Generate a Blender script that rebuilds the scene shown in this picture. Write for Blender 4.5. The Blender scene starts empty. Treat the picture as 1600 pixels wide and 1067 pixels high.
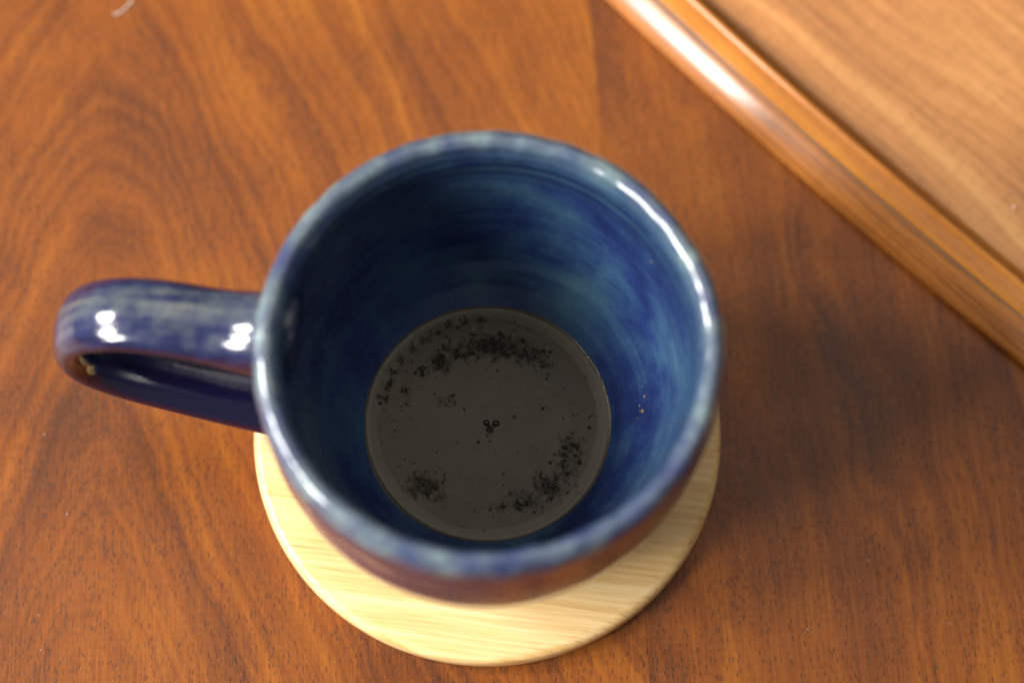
import bpy, bmesh, math, random
from mathutils import Vector, Matrix, noise as mnoise

random.seed(11)
scene = bpy.context.scene
COL = scene.collection
MM = 0.001
PI = math.pi

# ------------------------------------------------------------------ camera
FPX = 3400.0
cam_d = bpy.data.cameras.new("camera")
cam_d.sensor_width = 36.0
cam_d.lens = FPX / 1600.0 * 36.0
cam_d.clip_start = 0.01
cam_d.clip_end = 50.0
cam = bpy.data.objects.new("camera", cam_d)
COL.objects.link(cam)
CAM_P = Vector((4.103, -126.187, 452.906)) * MM
CAM_R = Matrix.Rotation(0.3237, 3, 'X') @ Matrix.Rotation(0.0562, 3, 'Z')
cam.matrix_world = Matrix.Translation(CAM_P) @ CAM_R.to_4x4()
view = CAM_R @ Vector((0, 0, -1))
cam_d.dof.use_dof = True
cam_d.dof.focus_distance = (Vector((0, -10, 22)) * MM - CAM_P).dot(view)
cam_d.dof.aperture_fstop = cam_d.lens / 15.0
cam_d.dof.aperture_blades = 0
scene.camera = cam

# ------------------------------------------------------------------ world, lamps, exposure
world = bpy.data.worlds.new("World")
scene.world = world
world.use_nodes = True
bg = world.node_tree.nodes["Background"]
bg.inputs[0].default_value = (1.0, 0.93, 0.85, 1)
bg.inputs[1].default_value = 0.21

scene.view_settings.view_transform = 'Standard'
scene.view_settings.look = 'None'
scene.view_settings.exposure = 0.08
scene.view_settings.gamma = 1.0


def area_lamp(name, az, el, dist, sx, sy, watts, color, target=(0, 0, 40)):
    d = bpy.data.lights.new(name, 'AREA')
    d.shape = 'RECTANGLE'
    d.size, d.size_y = sx, sy
    d.energy = watts
    d.color = color
    o = bpy.data.objects.new(name, d)
    COL.objects.link(o)
    a, e = math.radians(az), math.radians(el)
    dirv = Vector((math.cos(a) * math.cos(e), math.sin(a) * math.cos(e), math.sin(e)))
    o.location = Vector(target) * MM + dirv * dist
    o.rotation_euler = dirv.to_track_quat('Z', 'Y').to_euler()
    return o


# daylight through the two sashes of a window on the left, and the pale ceiling overhead
lamp_a = area_lamp("window_lamp", 174, 33, 1.5, 0.29, 0.48, 26, (1.0, 0.97, 0.92))
lamp_b = area_lamp("window_lamp", 193, 33, 1.5, 0.31, 0.50, 24, (1.0, 0.97, 0.92))
area_lamp("window_lamp", 211, 33, 1.5, 0.28, 0.50, 23, (1.0, 0.97, 0.92))
lamp_a.data.shape = lamp_b.data.shape = 'ELLIPSE'
area_lamp("ceiling_lamp", 80, 70, 1.7, 1.7, 1.1, 6.0, (1.0, 0.93, 0.84))


# ------------------------------------------------------------------ node helper
class NT:
    def __init__(self, name):
        self.m = bpy.data.materials.new(name)
        self.m.use_nodes = True
        self.t = self.m.node_tree
        self.b = self.t.nodes["Principled BSDF"]

    def n(self, typ, **kw):
        nd = self.t.nodes.new(typ)
        for k, v in kw.items():
            setattr(nd, k, v)
        return nd

    def put(self, sock, v):
        if isinstance(v, bpy.types.NodeSocket):
            self.t.links.new(v, sock)
        elif v is not None:
            if sock.type == 'RGBA' and len(v) == 3:
                v = (*v, 1)
            sock.default_value = v

    def math(self, op, a, b=None, c=None, clamp=False):
        nd = self.n('ShaderNodeMath', operation=op, use_clamp=clamp)
        self.put(nd.inputs[0], a)
        if b is not None:
            self.put(nd.inputs[1], b)
        if c is not None:
            self.put(nd.inputs[2], c)
        return nd.outputs[0]

    def add(self, a, b): return self.math('ADD', a, b)
    def mul(self, a, b): return self.math('MULTIPLY', a, b)
    def sub(self, a, b): return self.math('SUBTRACT', a, b)

    def coords(self):
        tc = self.n('ShaderNodeTexCoord')
        vm = self.n('ShaderNodeVectorMath', operation='SCALE')
        self.t.links.new(tc.outputs['Object'], vm.inputs[0])
        vm.inputs['Scale'].default_value = 1000.0
        sp = self.n('ShaderNodeSeparateXYZ')
        self.t.links.new(vm.outputs[0], sp.inputs[0])
        return vm.outputs[0], sp.outputs[0], sp.outputs[1], sp.outputs[2]

    def xyz(self, x, y, z=0.0):
        c = self.n('ShaderNodeCombineXYZ')
        self.put(c.inputs[0], x); self.put(c.inputs[1], y); self.put(c.inputs[2], z)
        return c.outputs[0]

    def noise(self, vec, scale=1.0, detail=3.0, rough=0.5, dist=0.0, dim='3D', w=None):
        nd = self.n('ShaderNodeTexNoise', noise_dimensions=dim)
        if vec is not None:
            self.put(nd.inputs['Vector'], vec)
        if w is not None:
            self.put(nd.inputs['W'], w)
        nd.inputs['Scale'].default_value = scale
        nd.inputs['Detail'].default_value = detail
        nd.inputs['Roughness'].default_value = rough
        nd.inputs['Distortion'].default_value = dist
        return nd.outputs[0]

    def voronoi(self, vec, scale=1.0):
        nd = self.n('ShaderNodeTexVoronoi', voronoi_dimensions='2D')
        self.put(nd.inputs['Vector'], vec)
        nd.inputs['Scale'].default_value = scale
        return nd.outputs['Distance'], nd.outputs['Color']

    def step(self, v, lo, hi, a=0.0, b=1.0):
        nd = self.n('ShaderNodeMapRange', interpolation_type='SMOOTHSTEP')
        self.put(nd.inputs[0], v)
        for i, q in enumerate((lo, hi, a, b)):
            self.put(nd.inputs[1 + i], q)
        return nd.outputs[0]

    def mix(self, f, a, b, mode='MIX'):
        nd = self.n('ShaderNodeMix', data_type='RGBA', blend_type=mode)
        self.put(nd.inputs[0], f); self.put(nd.inputs[6], a); self.put(nd.inputs[7], b)
        return nd.outputs[2]

    def ramp(self, f, stops):
        nd = self.n('ShaderNodeValToRGB')
        els = nd.color_ramp.elements
        while len(els) < len(stops):
            els.new(0.5)
        for e, (p, c) in zip(els, stops):
            e.position = p
            e.color = (*c, 1)
        self.put(nd.inputs[0], f)
        return nd.outputs[0]

    def bump(self, h, strength, dist):
        nd = self.n('ShaderNodeBump')
        nd.inputs['Strength'].default_value = strength
        nd.inputs['Distance'].default_value = dist
        self.put(nd.inputs['Height'], h)
        self.t.links.new(nd.outputs[0], self.b.inputs['Normal'])

    def out(self, **kw):
        for k, v in kw.items():
            self.put(self.b.inputs[k.replace('_', ' ')], v)
        return self.m


# ------------------------------------------------------------------ materials
def walnut(name, grain_deg, x0, d, ax, k, bright=1.0, pore=1.0, seed=0.0, vary=False):
    """Oiled walnut: growth bands as flat-sawn arches, short dark pores, fine fibre."""
    N = NT(name)
    vec, x, y, z = N.coords()
    if vary:
        oi = N.n('ShaderNodeObjectInfo')
        y = N.add(y, N.mul(oi.outputs['Random'], 900.0))
        x = N.add(x, N.mul(oi.outputs['Random'], 53.0))
    a = math.radians(grain_deg)
    gx = N.add(N.mul(x, math.cos(a)), N.mul(y, math.sin(a)))
    gy = N.sub(N.mul(y, math.cos(a)), N.mul(x, math.sin(a)))
    P = N.xyz(gx, gy, seed)
    warp = N.noise(N.xyz(N.mul(gx, 0.9), N.mul(gy, 0.45), seed + 3), 0.030, 2.5, 0.5)
    warp2 = N.noise(N.xyz(gx, N.mul(gy, 0.5), seed + 9), 0.16, 2.0, 0.55)
    u = N.mul(N.sub(gx, x0), ax)
    r = N.math('SQRT', N.add(N.mul(u, u), d * d))
    t = N.add(N.add(r, N.mul(gy, k)), N.add(N.mul(warp, 24.0), N.mul(warp2, 2.5)))
    bands = N.noise(None, 0.085, 3.0, 0.55, 0.0, '1D', w=N.add(t, seed * 17.0))
    bands_s = N.noise(None, 0.42, 2.0, 0.5, 0.0, '1D', w=N.add(t, seed * 31.0 + 5))
    patch = N.noise(P, 0.016, 3.0, 0.55)
    fibre = N.noise(N.xyz(N.mul(gx, 2.6), N.mul(gy, 0.07), seed), 1.0, 3.0, 0.6)
    f = N.add(N.add(N.mul(bands, 0.38), N.mul(bands_s, 0.19)), N.add(N.mul(patch, 0.54), N.mul(fibre, 0.32)))
    f = N.math('MULTIPLY_ADD', N.sub(f, 0.715), 1.95, 0.54)
    b = bright
    col = N.ramp(f, [(0.0, (0.045 * b, 0.016 * b, 0.006 * b)), (0.28, (0.105 * b, 0.029 * b, 0.007 * b)),
                     (0.52, (0.180 * b, 0.048 * b, 0.006 * b)), (0.76, (0.255 * b, 0.076 * b, 0.007 * b)),
                     (1.0, (0.36 * b, 0.130 * b, 0.010 * b))])
    # pores: short dark strokes, more of them in the dark growth bands
    wob = N.mul(N.noise(P, 0.35, 1.0), 1.2)
    d1, c1 = N.voronoi(N.xyz(N.mul(N.add(gx, wob), 2.0), N.mul(gy, 0.34)), 1.0)
    d2, c2 = N.voronoi(N.xyz(N.mul(N.add(gx, wob), 3.3), N.mul(N.add(gy, 7.3), 0.62)), 1.0)
    s1 = N.n('ShaderNodeSeparateColor'); N.put(s1.inputs[0], c1)
    s2 = N.n('ShaderNodeSeparateColor'); N.put(s2.inputs[0], c2)
    dens = N.step(f, 0.25, 0.85, 1.0, 0.30)
    dens = N.mul(dens, N.step(N.noise(P, 0.07, 2.0), 0.38, 0.62, 0.45, 1.15))
    p1 = N.mul(N.step(d1, 0.12, 0.31, 1.0, 0.0), N.math('LESS_THAN', s1.outputs[0], N.mul(dens, 0.80)))
    p2 = N.mul(N.step(d2, 0.10, 0.30, 1.0, 0.0), N.math('LESS_THAN', s2.outputs[1], N.mul(dens, 0.66)))
    p = N.math('MAXIMUM', N.mul(p1, N.add(0.5, N.mul(s1.outputs[2], 0.5))), N.mul(p2, 0.55))
    col = N.mix(N.mul(p, 0.85 * pore), col, (0.020, 0.011, 0.008))
    speck = N.math('GREATER_THAN', N.noise(P, 2.6, 1.0), 0.735)
    col = N.mix(N.mul(speck, 0.35), col, (0.55, 0.30, 0.12))
    N.bump(N.sub(N.mul(fibre, 0.25), p), 0.25, 0.00006)
    ro = N.add(N.mul(N.noise(P, 0.06, 3.0), 0.16), 0.33)
    return N.out(Base_Color=col, Roughness=ro, Specular_IOR_Level=0.33)


M_board_arch = walnut("walnut_arched", -2.0, -24.0, 7.0, 1.0, 0.42, 1.0, 1.08, 2.0)
M_board_plain = walnut("walnut_straight", 0.0, -160.0, 60.0, 0.8, 0.10, 1.03, 1.2, 7.4)
M_board_other = walnut("walnut_other", 0.0, 20.0, 24.0, 0.9, 0.30, 0.95, 1.0, 4.1, True)


def tray_wood(name, lo, mid, hi, rough, coat=0.0, freq=1.0):
    N = NT(name)
    vec, x, y, z = N.coords()
    P = N.xyz(N.mul(x, 0.06), y, z)
    warp = N.noise(N.xyz(N.mul(x, 0.010), N.mul(y, 0.03), z), 1.0, 2.0)
    v = N.add(N.add(y, N.mul(z, 0.7)), N.mul(warp, 34.0))
    bands = N.noise(None, 0.12 * freq, 4.0, 0.6, 0, '1D', w=v)
    fib = N.noise(N.xyz(N.mul(x, 0.10), N.mul(y, 2.4), N.mul(z, 2.4)), 1.0, 3.0, 0.65)
    patch = N.noise(vec, 0.02, 2.0)
    f = N.add(N.add(N.mul(bands, 0.62), N.mul(fib, 0.42)), N.mul(patch, 0.30))
    f = N.math('MULTIPLY_ADD', N.sub(f, 0.67), 2.3, 0.5)
    col = N.ramp(f, [(0.0, lo), (0.5, mid), (1.0, hi)])
    d1, c1 = N.voronoi(N.xyz(N.mul(x, 0.25), N.mul(N.add(y, N.mul(z, 0.6)), 1.9)), 1.0)
    s1 = N.n('ShaderNodeSeparateColor'); N.put(s1.inputs[0], c1)
    p = N.mul(N.step(d1, 0.08, 0.24, 1.0, 0.0), N.math('LESS_THAN', s1.outputs[0], 0.34))
    col = N.mix(N.mul(p, 0.55), col, tuple(q * 0.35 for q in lo))
    N.bump(N.sub(N.mul(fib, 0.6), p), 0.20, 0.00006)
    return N.out(Base_Color=col, Roughness=rough, Coat_Weight=coat, Coat_Roughness=0.12)


M_tray_outer = tray_wood("tray_band_wood", (0.10, 0.034, 0.010), (0.30, 0.100, 0.018), (0.46, 0.175, 0.032), 0.33, 0.35, 1.6)
M_tray_inner = tray_wood("tray_lip_wood", (0.30, 0.092, 0.010), (0.44, 0.15, 0.014), (0.56, 0.22, 0.026), 0.33, 0.1, 1.6)
M_tray_floor = tray_wood("tray_floor_wood", (0.20, 0.075, 0.025), (0.45, 0.190, 0.058), (0.66, 0.335, 0.115), 0.33, 0.0, 0.8)
_g = NT("strip_brown")
M_strip = _g.out(Base_Color=(0.15, 0.10, 0.065), Roughness=0.5)


def bamboo():
    N = NT("bamboo")
    vec, x, y, z = N.coords()
    a = math.radians(-4)
    gx = N.add(N.mul(x, math.cos(a)), N.mul(y, math.sin(a)))
    gy = N.sub(N.mul(y, math.cos(a)), N.mul(x, math.sin(a)))
    gy = N.add(gy, N.mul(N.noise(vec, 0.05, 1.0), 0.5))
    st = N.noise(N.xyz(N.mul(gx, 0.022), N.mul(gy, 0.95), z), 1.0, 4.0, 0.65)
    wide = N.noise(N.xyz(N.mul(gx, 0.008), N.mul(gy, 0.16), z), 1.0, 2.0)
    f = N.add(N.mul(st, 0.75), N.mul(wide, 0.5))
    f = N.math('MULTIPLY_ADD', N.sub(f, 0.62), 2.1, 0.5)
    col = N.ramp(f, [(0.0, (0.42, 0.21, 0.06)), (0.30, (0.61, 0.375, 0.14)), (0.6, (0.71, 0.485, 0.22)), (1.0, (0.78, 0.59, 0.325))])
    line = N.noise(N.xyz(N.mul(gx, 0.05), N.mul(gy, 2.6), z), 1.0, 1.0)
    col = N.mix(N.mul(N.step(line, 0.62, 0.72), 0.45), col, (0.36, 0.18, 0.055))
    side = N.n('ShaderNodeNewGeometry')
    s = N.n('ShaderNodeSeparateXYZ'); N.put(s.inputs[0], side.outputs['Normal'])
    N.bump(st, 0.10, 0.00008)
    return N.out(Base_Color=col, Roughness=0.42, Specular_IOR_Level=0.4)


M_bamboo = bamboo()


def glaze(name, handle=False):
    """Cobalt glaze that breaks to teal and grey where it ran thin on the rim and ridges."""
    N = NT(name)
    vec, x, y, z = N.coords()
    big = N.noise(vec, 0.050, 2.0, 0.50, 0.3)
    ring = N.noise(N.xyz(N.mul(x, 0.022), N.mul(y, 0.022), N.mul(z, 0.62)), 1.0, 2.5, 0.5)
    mott = N.noise(vec, 0.30, 4.0, 0.62)
    fine = N.noise(vec, 1.9, 2.0, 0.6)
    if handle:
        streak = N.noise(N.xyz(N.mul(x, 0.035), N.mul(y, 0.42), N.mul(z, 0.035)), 1.0, 3.0, 0.6)
        f = N.add(N.add(N.mul(streak, 0.55), N.mul(mott, 0.40)), N.add(N.mul(fine, 0.08), N.step(z, 42.0, 58.0, -0.22, 0.06)))  # lower strand coloured darker, painting in the shade of the upper strand
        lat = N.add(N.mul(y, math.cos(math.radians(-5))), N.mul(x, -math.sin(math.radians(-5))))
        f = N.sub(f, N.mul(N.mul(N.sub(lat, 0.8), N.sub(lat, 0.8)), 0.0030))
    else:
        f = N.add(N.add(N.mul(ring, 0.16), N.mul(big, 0.60)), N.add(N.mul(mott, 0.16), N.mul(fine, 0.12)))
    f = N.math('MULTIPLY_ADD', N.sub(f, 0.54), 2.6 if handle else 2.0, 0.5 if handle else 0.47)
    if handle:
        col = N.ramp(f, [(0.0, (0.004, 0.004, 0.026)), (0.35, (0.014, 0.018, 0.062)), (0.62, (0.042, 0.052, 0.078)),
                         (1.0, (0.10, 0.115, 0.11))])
    else:
        col = N.ramp(f, [(0.0, (0.006, 0.008, 0.040)), (0.28, (0.011, 0.024, 0.092)), (0.52, (0.024, 0.060, 0.120)),
                         (0.80, (0.048, 0.105, 0.142)), (1.0, (0.085, 0.145, 0.16))])
        tops = N.noise(None, 0.62, 2.0, 0.5, 0, '1D', w=N.add(z, N.mul(big, 2.5)))
        tb = N.mul(N.step(z, 58.0, 68.0), N.step(tops, 0.40, 0.62, -1.0, 1.0))
        col = N.mix(N.mul(N.math('MAXIMUM', tb, 0.0), 0.55), col, (0.040, 0.098, 0.135))
        col = N.mix(N.mul(N.math('MAXIMUM', N.mul(tb, -1.0), 0.0), 0.75), col, (0.006, 0.010, 0.050))
        # thin glaze on the rim: pale teal grey with cobalt runs
        rr = N.math('SQRT', N.add(N.mul(x, x), N.mul(y, y)))
        rimf = N.mul(N.step(z, 70.0, 73.8), N.step(rr, 37.6, 40.4))
        ang = N.noise(N.xyz(N.mul(x, 0.12), N.mul(y, 0.12), N.mul(z, 0.10)), 1.0, 4.0, 0.6, 0.4)
        rimc = N.ramp(N.math('MULTIPLY_ADD', N.sub(ang, 0.5), 2.2, 0.5),
                      [(0.0, (0.022, 0.026, 0.11)), (0.38, (0.055, 0.075, 0.125)), (0.62, (0.095, 0.125, 0.15)), (1.0, (0.18, 0.26, 0.25))])
        col = N.mix(N.mul(rimf, 0.85), col, rimc)
        # outside wall: darker, purplish cobalt
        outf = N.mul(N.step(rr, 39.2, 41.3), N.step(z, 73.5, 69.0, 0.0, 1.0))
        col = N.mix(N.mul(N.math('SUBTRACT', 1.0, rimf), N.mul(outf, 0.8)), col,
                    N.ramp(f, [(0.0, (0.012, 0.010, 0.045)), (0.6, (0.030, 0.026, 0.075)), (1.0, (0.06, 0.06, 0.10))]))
    N.bump(N.add(N.mul(mott, 0.5), N.mul(big, 1.2)), 0.35, 0.0006)
    return N.out(Base_Color=col, Roughness=N.add(0.08 if handle else 0.18, N.mul(mott, 0.16)), IOR=1.50, Coat_Weight=0.55, Coat_Roughness=0.05)


M_glaze = glaze("cobalt_glaze")
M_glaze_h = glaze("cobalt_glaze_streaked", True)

# patches of broken froth on the coffee, in mm from its centre: (x, y, radius along x, along y, weight)
PATCH = [(0.5, 16.6, 7.0, 2.6, 1.0), (-6.0, 15.0, 4.0, 2.2, .8), (7.5, 15.2, 4.0, 2.2, .8), (11.0, 13.2, 2.0, 1.6, .6), (-10.5, 12.6, 2.6, 2.2, .85),
         (-13.6, 10.4, 1.8, 1.4, .6), (-12.3, -14.2, 3.4, 2.6, 1.0), (-9.3, -16.3, 2.2, 1.6, .7), (17.4, -5.4, 2.6, 4.0, .75),
         (16.3, -9.5, 2.8, 3.2, .75), (13.2, -13.0, 3.4, 2.6, .9), (8.5, -16.4, 4.4, 2.0, .8), (3.4, -18.0, 2.6, 1.4, .6), (-8.9, 4.0, 2.8, 1.5, .55), (0.5, -1.7, 1.1, 1.0, 0.8),
         (-17.0, 6.0, 1.2, 4.0, .45)] + [(22.4 * math.cos(math.radians(a)), 22.4 * math.sin(math.radians(a)), 1.5, 1.3, .62) for a in range(98, 172, 8)]


def coffee_mat():
    N = NT("coffee_film")
    vec, x, y, z = N.coords()
    m = None
    for px, py, rx, ry, w in PATCH:
        dx = N.mul(N.sub(x, px), 1 / rx)
        dy = N.mul(N.sub(y, py), 1 / ry)
        g = N.mul(N.math('EXPONENT', N.mul(N.add(N.mul(dx, dx), N.mul(dy, dy)), -0.8)), w)
        m = g if m is None else N.math('MAXIMUM', m, g)
    nz = N.noise(vec, 0.60, 6.0, 0.68, 0.35)
    lump = N.noise(vec, 1.5, 3.0, 0.6, 0.4)
    q = N.add(N.mul(m, 0.55), N.mul(N.sub(nz, 0.5), 2.1))
    smear = N.step(N.add(N.mul(m, 0.5), N.mul(N.sub(nz, 0.5), 1.0)), 0.10, 0.60)
    k = N.math('MAXIMUM', N.mul(smear, 0.62), N.mul(N.step(q, 0.32, 0.60), N.step(lump, 0.34, 0.56, 0.45, 1.0)))
    rr = N.math('SQRT', N.add(N.mul(x, x), N.mul(y, y)))
    fine = N.noise(vec, 5.5, 2.0, 0.6)
    base = N.ramp(fine, [(0.22, (0.012, 0.009, 0.005)), (0.55, (0.028, 0.021, 0.011)), (0.82, (0.062, 0.045, 0.022))])
    base = N.mix(0.6, base, N.ramp(N.noise(vec, 0.11, 3.0, 0.55, 0.8), [(0.3, (0.007, 0.005, 0.003)), (0.7, (0.038, 0.027, 0.013))]))
    gold = N.math('GREATER_THAN', N.noise(vec, 2.1, 1.0), 0.745)
    base = N.mix(N.mul(gold, 0.8), base, (0.26, 0.15, 0.04))
    dots = N.math('LESS_THAN', N.noise(vec, 1.3, 1.0), 0.245)
    base = N.mix(N.mul(dots, 0.8), base, (0.012, 0.011, 0.012))
    col = N.mix(N.mul(k, 0.85), base, (0.010, 0.008, 0.009))
    ring = N.noise(N.xyz(N.mul(x, 0.05), N.mul(y, 0.05), 0.0), 1.0, 2.0)
    edge = N.step(N.add(rr, N.mul(ring, 2.0)), 23.2, 23.8)
    col = N.mix(N.mul(edge, 0.45), col, (0.10, 0.088, 0.066))
    h = N.add(N.mul(N.mul(k, N.add(-0.75, lump)), 1.1), N.add(N.mul(fine, 0.06), N.mul(N.noise(vec, 0.9, 3.0), 0.05)))
    N.bump(h, 0.9, 0.0006)
    ro = N.math('MULTIPLY', N.step(k, 0.0, 1.0, 0.24, 0.16), N.step(rr, 24.0, 24.7, 1.0, 0.3))
    return N.out(Base_Color=col, Roughness=ro, IOR=1.42, Specular_IOR_Level=N.step(k, 0, 1, 0.47, 0.22), Specular_Tint=(1.0, 0.93, 0.82))


M_coffee = coffee_mat()
_b = NT("coffee_bubble")
M_bubble = _b.out(Base_Color=(0.020, 0.015, 0.009), Roughness=0.10, IOR=1.45, Transmission_Weight=0.55)
_r = NT("dried_coffee")
_rv, _rx, _ry, _rz = _r.coords()
M_residue = _r.out(Base_Color=_r.ramp(_r.noise(_rv, 2.0, 2.0), [(0.3, (0.16, 0.085, 0.015)), (0.7, (0.34, 0.20, 0.035))]), Roughness=0.5)
_l = NT("lint_white")
M_lint = _l.out(Base_Color=(0.72, 0.68, 0.66), Roughness=0.8)
_c = NT("crumb_pale")
_cv, _1, _2, _3 = _c.coords()
M_crumb = _c.out(Base_Color=_c.ramp(_c.noise(_cv, 3.0, 2.0), [(0.3, (0.65, 0.55, 0.42)), (0.7, (0.85, 0.78, 0.66))]), Roughness=0.6)


# ------------------------------------------------------------------ mesh helpers
def mesh_from(name, verts, faces, smooth=True):
    me = bpy.data.meshes.new(name)
    me.from_pydata([Vector(v) * MM for v in verts], [], faces)
    bm = bmesh.new(); bm.from_mesh(me)
    bmesh.ops.recalc_face_normals(bm, faces=bm.faces)
    bm.to_mesh(me); bm.free()
    if smooth:
        for p in me.polygons:
            p.use_smooth = True
    me.update()
    return me


def obj(name, me, mat, parent=None, loc=(0, 0, 0), rotz=0.0):
    o = bpy.data.objects.new(name, me)
    COL.objects.link(o)
    if mat and not me.materials:
        me.materials.append(mat)
    o.location = Vector(loc) * MM
    o.rotation_euler = (0, 0, rotz)
    if parent:
        o.parent = parent
    return o


def thing(name, label, cat, loc=(0, 0, 0), rotz=0.0):
    o = bpy.data.objects.new(name, None)
    o.empty_display_size = 0.02
    COL.objects.link(o)
    o.location = Vector(loc) * MM
    o.rotation_euler = (0, 0, rotz)
    o['label'] = label; o['category'] = cat
    return o


def tag(o, label, cat, group=None):
    o['label'] = label; o['category'] = cat
    if group:
        o['group'] = group
    return o


def catmull(pts, per=8):
    out = []
    P = [pts[0]] + list(pts) + [pts[-1]]
    for i in range(1, len(P) - 2):
        p0, p1, p2, p3 = (Vector(q) for q in P[i - 1:i + 3])
        for s in range(per):
            t = s / per
            out.append(0.5 * ((2 * p1) + (p2 - p0) * t + (2 * p0 - 5 * p1 + 4 * p2 - p3) * t * t + (3 * p1 - p0 - 3 * p2 + p3) * t ** 3))
    out.append(Vector(P[-2]))
    return out


# ------------------------------------------------------------------ table of glued boards (z = 0 is its top)
table = thing("wooden_table", "reddish brown walnut table of glued boards under the blue mug", "table", (0, 0, 0), math.radians(7.0))


def board_mesh(w, l, th, bev):
    bm = bmesh.new()
    bmesh.ops.create_cube(bm, size=1.0)
    for v in bm.verts:
        v.co = Vector((v.co.x * w, v.co.y * l, v.co.z * th - th / 2)) * MM
    bmesh.ops.bevel(bm, geom=[e for e in bm.edges], offset=bev * MM, segments=2, affect='EDGES', clamp_overlap=True)
    me = bpy.data.meshes.new("board")
    bm.to_mesh(me); bm.free()
    return me


JOINT = 31.0          # joint right of the mug, in table coordinates
BW = 172.0
arch_me = board_mesh(BW - 0.05, 1500, 22, 0.06)
arch_me.materials.append(M_board_arch)
plain_me = board_mesh(BW - 0.05, 1500, 22, 0.06)
plain_me.materials.append(M_board_plain)
other_me = board_mesh(BW - 0.05, 1500, 22, 0.06)
other_me.materials.append(M_board_other)
for i in range(-4, 5):
    me = arch_me if i == -1 else plain_me if i == 0 else other_me
    obj("board", me, None, table, (JOINT + BW * (i + 0.5), 150, 0.0))

# ------------------------------------------------------------------ bamboo coaster
prof = [(0.0, 0.0), (48.6, 0.0), (49.3, 0.25), (49.75, 0.9), (50.0, 1.8), (50.0, 3.9), (49.85, 4.7), (49.4, 5.3), (48.8, 5.68), (48.2, 5.85),
        (47.9, 5.86), (47.4, 6.0), (40.0, 6.0), (20, 6.0), (0, 6.0)]


def revolve(prof, seg, fn=None):
    verts, faces = [], []
    rings = []
    for r, z in prof:
        if r < 1e-6:
            rings.append([len(verts)]); verts.append((0, 0, z))
        else:
            ids = []
            for s in range(seg):
                a = 2 * PI * s / seg
                rr, zz = (r, z) if fn is None else fn(r, z, a)
                ids.append(len(verts)); verts.append((rr * math.cos(a), rr * math.sin(a), zz))
            rings.append(ids)
    for A, B in zip(rings[:-1], rings[1:]):
        if len(A) == 1 and len(B) == 1:
            continue
        for s in range(seg):
            t = (s + 1) % seg
            if len(A) == 1:
                faces.append((A[0], B[s], B[t]))
            elif len(B) == 1:
                faces.append((A[s], A[t], B[0]))
            else:
                faces.append((A[s], A[t], B[t], B[s]))
    return verts, faces


coaster = obj("coaster", mesh_from("coaster", *revolve(prof, 160)), M_bamboo, None, (0.0, 3.6, 0.05))
tag(coaster, "round pale bamboo coaster with streaky grain under the blue mug", "coaster")

# ------------------------------------------------------------------ mug
Z0 = 6.1
mug = thing("mug", "dark blue glazed stoneware mug with a strap handle, nearly empty", "mug", (0, 0, 0))
outer = catmull([(0, Z0 + 1.2), (20, Z0 + 1.2), (23.5, Z0 + 0.6), (25.5, Z0), (27.6, Z0 + 0.5), (28.8, Z0 + 2.5), (32.5, 15.5), (37.6, 24), (41.2, 34), (42.8, 46), (43.3, 58),
                 (43.4, 66), (43.5, 70.5), (43.3, 73.4), (42.3, 75.4), (40.8, 76.0), (39.3, 75.2), (38.5, 73.3), (38.15, 71.0)], 5)
inner = catmull([(38.15, 71.0), (38.0, 68.5), (38.2, 65), (37.9, 58), (36.6, 48), (33.7, 38), (29.6, 30), (25.1, 23.9), (21.8, 20), (17, 17), (9, 15.6), (0, 15.3)], 9)
mprof = [(p[0], p[1]) for p in outer] + [(p[0], p[1]) for p in inner[1:]]
mprof = [(max(r, 0.0), z) for r, z in mprof]
mprof[0] = (0.0, mprof[0][1]); mprof[-1] = (0.0, mprof[-1][1])
N_OUT = len(outer)
kz = {}


def mug_fn(r, z, a):
    w = 0.22 * math.sin(2 * a + 0.7) + 0.12 * math.sin(3 * a + 2.0) + 0.05 * math.sin(7 * a)
    zz = z
    if z > 60:
        k = (z - 60) / 16
        zz += k * (0.28 * math.sin(2 * a + 1.2) + 0.18 * math.sin(3 * a) + 0.07 * math.sin(8 * a + 1))
    nz = mnoise.noise(Vector((math.cos(a) * 1.2, math.sin(a) * 1.2, z * 0.55)))
    nz2 = mnoise.noise(Vector((math.cos(a) * 4, math.sin(a) * 4, z * 0.3)))
    rr = r + (w + 0.22 * nz + 0.10 * nz2) * min(1.0, max(0.0, (r - 20) / 12)) * min(1.0, max(0, (z - 10) / 10))
    if z > 70:
        q = Vector((math.cos(a) * 10, math.sin(a) * 10, z * 0.25))
        rr += 0.24 * mnoise.noise(q); zz += 0.30 * mnoise.noise(q + Vector((5, 5, 5)))
    # spiralling throwing ridges
    if 26 < z < 70:
        rr += 0.10 * mnoise.noise(Vector((z * 0.45 + a * 0.4, 3.0, math.sin(a)*.3))) * min(1, (z - 26) / 8) * min(1, (70 - z) / 4)
    return rr, zz


obj("body", mesh_from("mug_body", *revolve(mprof, 224, mug_fn)), M_glaze, mug)

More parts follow.
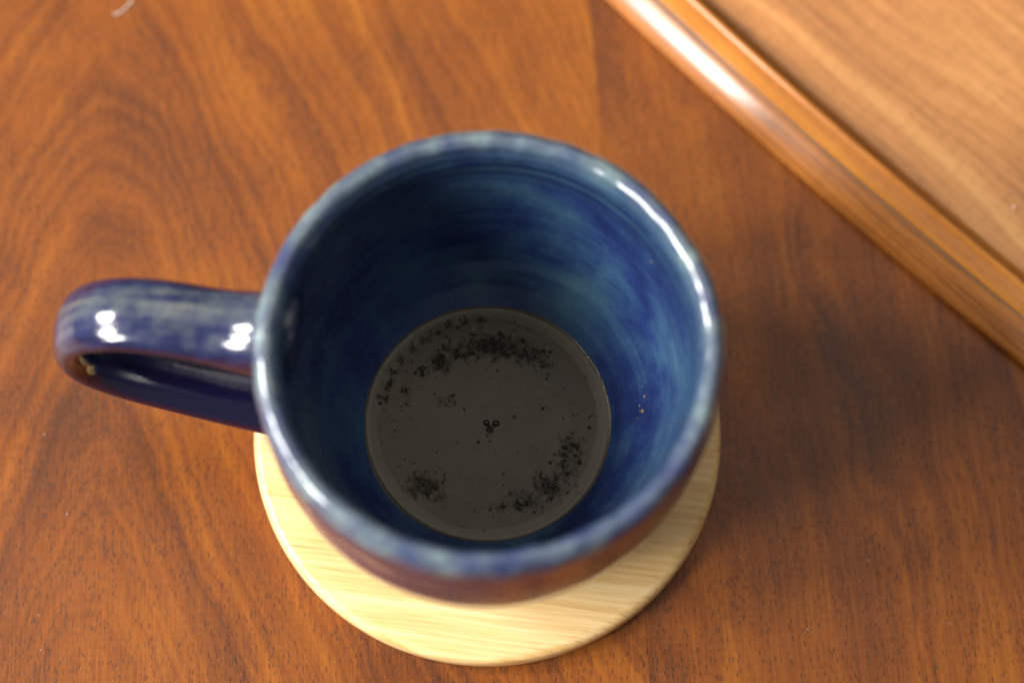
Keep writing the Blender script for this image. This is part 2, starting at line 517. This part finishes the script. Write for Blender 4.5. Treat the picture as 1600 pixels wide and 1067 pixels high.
# strap handle, swept in the plane of its own arch
H_ANG = math.radians(180 - 5.0)
hpath = catmull([(37.0, 60.3), (43.5, 60.4), (52, 61.6), (62, 62.8), (72, 60.8), (79.8, 54.2), (82.8, 44), (81, 35.2), (73, 28.0), (62, 23.0), (51, 19.6), (42, 17.4), (33, 16.0)], 8)
hv, hf = [], []
NS = 40
L = len(hpath)
ca, sa = math.cos(H_ANG), math.sin(H_ANG)
for i, p in enumerate(hpath):
    t0 = hpath[max(i - 1, 0)]; t1 = hpath[min(i + 1, L - 1)]
    t = (t1 - t0).normalized()
    nrm = Vector((-t.y, t.x))             # outward side of the strap
    s = i / (L - 1)
    fl = math.exp(-((i / 8.0) ** 2) * 0.55) if i < L / 2 else 0.8 * math.exp(-(((L - 1 - i) / 12.0) ** 2) * 0.6)
    hw = 7.5 + 1.0 * fl - 0.5 * s
    ht = 3.7 + 1.9 * fl
    top_fillet = 6.0 * math.exp(-(max(0.0, p[0] - 42.6) / 7.5) ** 1.35) if i < L / 2 else 0.0
    for j in range(NS):
        a = 2 * PI * j / NS
        c, sn = math.cos(a), math.sin(a)
        ex = 0.93
        wv = hw * math.copysign(abs(c) ** ex, c)
        tv = ht * math.copysign(abs(sn) ** ex, sn)
        if sn > 0:
            tv += top_fillet * sn ** 0.6
        if sn > 0:                         # two shallow finger grooves along the outside
            tv += 0.05 * math.cos(c * 7.0) * sn
        wv += 0.25 * mnoise.noise(Vector((s * 6, c, sn)))
        tv += 0.18 * mnoise.noise(Vector((s * 7 + 9, c, sn)))
        rad = p[0] + nrm.x * tv
        z = p[1] + nrm.y * tv
        # local frame: radial, lateral, up
        hv.append((rad * ca - wv * sa, rad * sa + wv * ca, z))
for i in range(L - 1):
    for j in range(NS):
        k = (j + 1) % NS
        hf.append((i * NS + j, i * NS + k, (i + 1) * NS + k, (i + 1) * NS + j))
hf.append(tuple(range(NS)))
hf.append(tuple((L - 1) * NS + j for j in range(NS)))
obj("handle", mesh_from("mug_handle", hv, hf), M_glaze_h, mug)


# dried coffee specks on the lit inner wall
def inner_point(zw, ang, lift=0.0):
    best = min(inner, key=lambda q: abs(q[1] - zw))
    r, _ = mug_fn(best[0], best[1], ang)
    return Vector(((r - lift) * math.cos(ang), (r - lift) * math.sin(ang), best[1]))


def blob_mesh(name, r, flat, seed, sub=2):
    bm = bmesh.new()
    bmesh.ops.create_icosphere(bm, subdivisions=sub, radius=1.0)
    for v in bm.verts:
        q = 1 + 0.35 * mnoise.noise(v.co * 1.6 + Vector((seed, 0, 0)))
        v.co = Vector((v.co.x * r * q, v.co.y * r * q * 0.75, v.co.z * r * flat)) * MM
    me = bpy.data.meshes.new(name)
    bm.to_mesh(me); bm.free()
    for p in me.polygons:
        p.use_smooth = True
    return me


RES = [(32.6, 3.0, 0.48), (31.6, 5.6, 0.26), (33.0, 8.2, 0.34), (30.6, 1.0, 0.20), (33.4, 12.0, 0.17), (31.9, 3.6, 0.18), (60.0, 38.0, 0.22)]
for q, (zz, adeg, rad) in enumerate(RES):
    a = math.radians(adeg)
    p = inner_point(zz, a)
    o = obj("residue_speck", blob_mesh("residue_speck", rad, 0.35, q * 3.1), M_residue, mug, p)
    nrm = Vector((-math.cos(a), -math.sin(a), 0.45))
    o.rotation_euler = nrm.to_track_quat('Z', 'Y').to_euler()

# ------------------------------------------------------------------ coffee
CZ = 23.9
cprof = [(0, 0)]
for k in range(1, 48):
    cprof.append((k * 0.5, 0.0))
cprof += [(24.45, 0.02), (24.75, 0.06), (25.0, 0.14), (25.25, 0.28), (25.6, 0.42), (26.3, 0.5), (25.2, -1.0), (15, -2.0), (0, -2.0)]


def coffee_fn(r, z, a):
    k = 0
    x, y = r * math.cos(a), r * math.sin(a)
    return r, z + 0.02 * mnoise.noise(Vector((x, y, 0)) * 0.25)


coffee = obj("coffee", mesh_from("coffee", *revolve(cprof, 144, coffee_fn)), M_coffee, None, (0, 0, CZ))
tag(coffee, "last shallow black coffee with dull film and broken froth inside the mug", "coffee")
bub_me = []
for q in range(3):
    bm = bmesh.new()
    bmesh.ops.create_uvsphere(bm, u_segments=12, v_segments=8, radius=1.0 * MM)
    for v in bm.verts:
        v.co.z *= 0.62
        v.co *= 1 + 0.05 * mnoise.noise(v.co * 1500 + Vector((q * 5, 0, 0)))
    me = bpy.data.meshes.new("bubble"); bm.to_mesh(me); bm.free()
    for p in me.polygons:
        p.use_smooth = True
    me.materials.append(M_bubble)
    bub_me.append(me)
spots = [(-0.2, -0.15, 0.68), (1.75, -0.15, 0.72), (0.6, -1.0, 0.28), (0.1, -2.9, 0.26), (0.75, -4.0, 0.22)]
tries = 0
while len(spots) < 170 and tries < 6000:
    tries += 1
    if random.random() < 0.62:
        px, py, rx, ry, w = random.choice(PATCH)
        x, y = random.gauss(px, rx * 0.75), random.gauss(py, ry * 0.75)
    else:
        a, r = random.uniform(0, 2 * PI), 22.5 * math.sqrt(random.random())
        x, y = r * math.cos(a), r * math.sin(a)
    rad = min(0.40, 0.09 + random.expovariate(12.0))
    if math.hypot(x, y) > 23.4 or any((x - s[0]) ** 2 + (y - s[1]) ** 2 < (rad + s[2]) ** 2 * 0.9 for s in spots):
        continue
    spots.append((x, y, rad))
for q, (x, y, rad) in enumerate(spots):
    o = obj("bubble", bub_me[q % 3], None, coffee, (x, y, 0.02))
    o.scale = (rad, rad, rad)
    o.rotation_euler = (0, 0, random.uniform(0, 6.28))

# ------------------------------------------------------------------ wooden tray, upper right
T_ANG = math.atan2(-0.66, 0.752)
U = Vector((math.cos(T_ANG), math.sin(T_ANG))); V = Vector((-U.y, U.x))
HA, HB, RC, SAG = 190.0, 130.0, 45.0, 12.0
near_mid = Vector((70.0, 66.0)) - V * 0.6              # middle of its near side on the table
t_c = near_mid + V * (HB + SAG)
tray = thing("wooden_tray", "glossy brown wooden tray with a raised lip, at the upper right", "tray", (t_c.x, t_c.y, 0), T_ANG)


def outline(n_side=40, n_c=14):
    pts = []
    corners = [(HA - RC, -HB + RC, -PI / 2), (HA - RC, HB - RC, 0.0), (-HA + RC, HB - RC, PI / 2), (-HA + RC, -HB + RC, PI)]
    for ci, (cx, cy, a0) in enumerate(corners):
        for s in range(n_c + 1):
            a = a0 + PI / 2 * s / n_c
            pts.append(Vector((cx + RC * math.cos(a), cy + RC * math.sin(a))))
        nx, ny, na = corners[(ci + 1) % 4]
        e = Vector((nx + RC * math.cos(na), ny + RC * math.sin(na)))
        st = pts[-1]
        for s in range(1, n_side):
            pts.append(st.lerp(e, s / n_side))
    out = []
    for p in pts:
        out.append(Vector((p.x + math.copysign(SAG, p.x) * (abs(p.x) / HA) * (1 - (p.y / HB) ** 2),
                           p.y + math.copysign(SAG, p.y) * (abs(p.y) / HB) * (1 - (p.x / HA) ** 2))))
    return out


OUT = outline()
NO = len(OUT)
NRM = []
for i in range(NO):
    t = (OUT[(i + 1) % NO] - OUT[i - 1]).normalized()
    NRM.append(Vector((-t.y, t.x)))                    # inward


def sweep(name, prof, mat):
    """closed profile of (inset, height) carried once round the tray outline"""
    verts, faces = [], []
    m = len(prof)
    for p, n in zip(OUT, NRM):
        for o, z in prof:
            q = p + n * o
            verts.append((q.x, q.y, z))
    for i in range(NO):
        j = (i + 1) % NO
        for a in range(m):
            b = (a + 1) % m
            faces.append((i * m + a, i * m + b, j * m + b, j * m + a))
    return obj(name, mesh_from(name, verts, faces), mat, tray)


wall = [(p[0], p[1]) for p in catmull([(1.6, 0.15), (0.5, 0.6), (0.0, 1.6), (0.4, 2.9), (1.6, 4.4), (3.0, 5.7), (4.4, 6.75), (5.4, 7.35), (5.8, 7.5)], 5)]
sweep("outer_band", wall + [(5.8, 5.5), (5.8, 2.0)], M_tray_outer)
sweep("rim_strip", [(5.82, 2.0), (5.82, 7.46), (6.3, 7.58), (6.3, 2.0)], M_strip)  # thin dull brown strip between the outer band and the lip
lip = [(p[0], p[1]) for p in catmull([(6.32, 7.66), (7.4, 8.05), (9.4, 8.3), (10.6, 8.45), (11.2, 8.85), (11.7, 9.0), (12.1, 8.8), (12.5, 8.2), (13.0, 7.2), (13.8, 6.0), (15.0, 5.1), (16.6, 4.75)], 4)]
sweep("inner_lip", [(6.32, 2.0)] + lip + [(16.6, 2.0)], M_tray_inner)


def tray_floor():
    verts, faces = [], []
    loops = []
    for ins, z in ((14.0, 1.0), (14.0, 4.0), (15.6, 4.9), (17.5, 4.92), (40, 4.85), (80, 4.8), (118, 4.8)):
        k = 1 - (ins - 17.5) / 124 if ins > 18 else None
        ids = []
        for p, n in zip(OUT, NRM):
            q = p + n * ins if k is None else (p + n * 17.5) * k
            ids.append(len(verts)); verts.append((q.x, q.y, z))
        loops.append(ids)
    for A, B in zip(loops[:-1], loops[1:]):
        for i in range(NO):
            j = (i + 1) % NO
            faces.append((A[i], A[j], B[j], B[i]))
    faces.append(tuple(loops[-1]))
    faces.append(tuple(loops[0]))
    return obj("tray_floor", mesh_from("tray_floor", verts, faces), M_tray_floor, tray)


tray_floor()

# ------------------------------------------------------------------ small things lying about
c1 = obj("crumb", blob_mesh("crumb", 0.55, 0.7, 1.0), M_crumb, None, (121.0, 81.0, 5.2), 0.6)
tag(c1, "larger pale crumb on the wooden tray, farther from the lip", "crumb", "crumbs on the tray")
c2 = obj("crumb", blob_mesh("crumb", 0.42, 0.6, 4.0), M_crumb, None, (114.0, 62.0, 5.1), 2.0)
tag(c2, "smaller pale crumb on the wooden tray close beside its lip", "crumb", "crumbs on the tray")


def thread(name, pts, r, label):
    path = catmull(pts, 6)
    vs, fs = [], []
    for i, p in enumerate(path):
        t = (path[min(i + 1, len(path) - 1)] - path[max(i - 1, 0)]).normalized()
        s = t.cross(Vector((0, 0, 1))).normalized(); u = s.cross(t)
        for j in range(6):
            a = j * PI / 3
            vs.append(p + (s * math.cos(a) + u * math.sin(a)) * r)
    for i in range(len(path) - 1):
        for j in range(6):
            k = (j + 1) % 6
            fs.append((i * 6 + j, i * 6 + k, (i + 1) * 6 + k, (i + 1) * 6 + j))
    fs.append(tuple(range(6))); fs.append(tuple((len(path) - 1) * 6 + j for j in range(6)))
    o = obj(name, mesh_from(name, vs, fs), M_lint)
    return tag(o, label, "thread")


thread("lint_thread", [(-91.6, 99.4, .2), (-90.2, 100.1, .3), (-89.0, 101.2, .35), (-88.2, 102.5, .3), (-87.8, 104.0, .2)], 0.14,
       "short curved white lint thread lying on the table, upper left")

# dust: tiny pale flecks on the table
bm = bmesh.new()
for q in range(70):
    x, y = random.uniform(-120, 120), random.uniform(-60, 110)
    if math.hypot(x, y - 3.6) < 53 or (Vector((x, y)) - near_mid).dot(V) > -2 - SAG:
        continue
    s = random.uniform(0.06, 0.15)
    mtx = Matrix.Translation(Vector((x, y, 0.06)) * MM) @ Matrix.Rotation(random.uniform(0, 6), 4, 'Z') @ Matrix.Diagonal((1.0, random.uniform(.35, .9), .4, 1))
    bmesh.ops.create_icosphere(bm, subdivisions=1, radius=s * MM, matrix=mtx)
me = bpy.data.meshes.new("dust"); bm.to_mesh(me); bm.free()
dust = obj("dust", me, M_lint)
dust['kind'] = 'stuff'
dust['label'] = "scattered tiny pale dust flecks on the table"
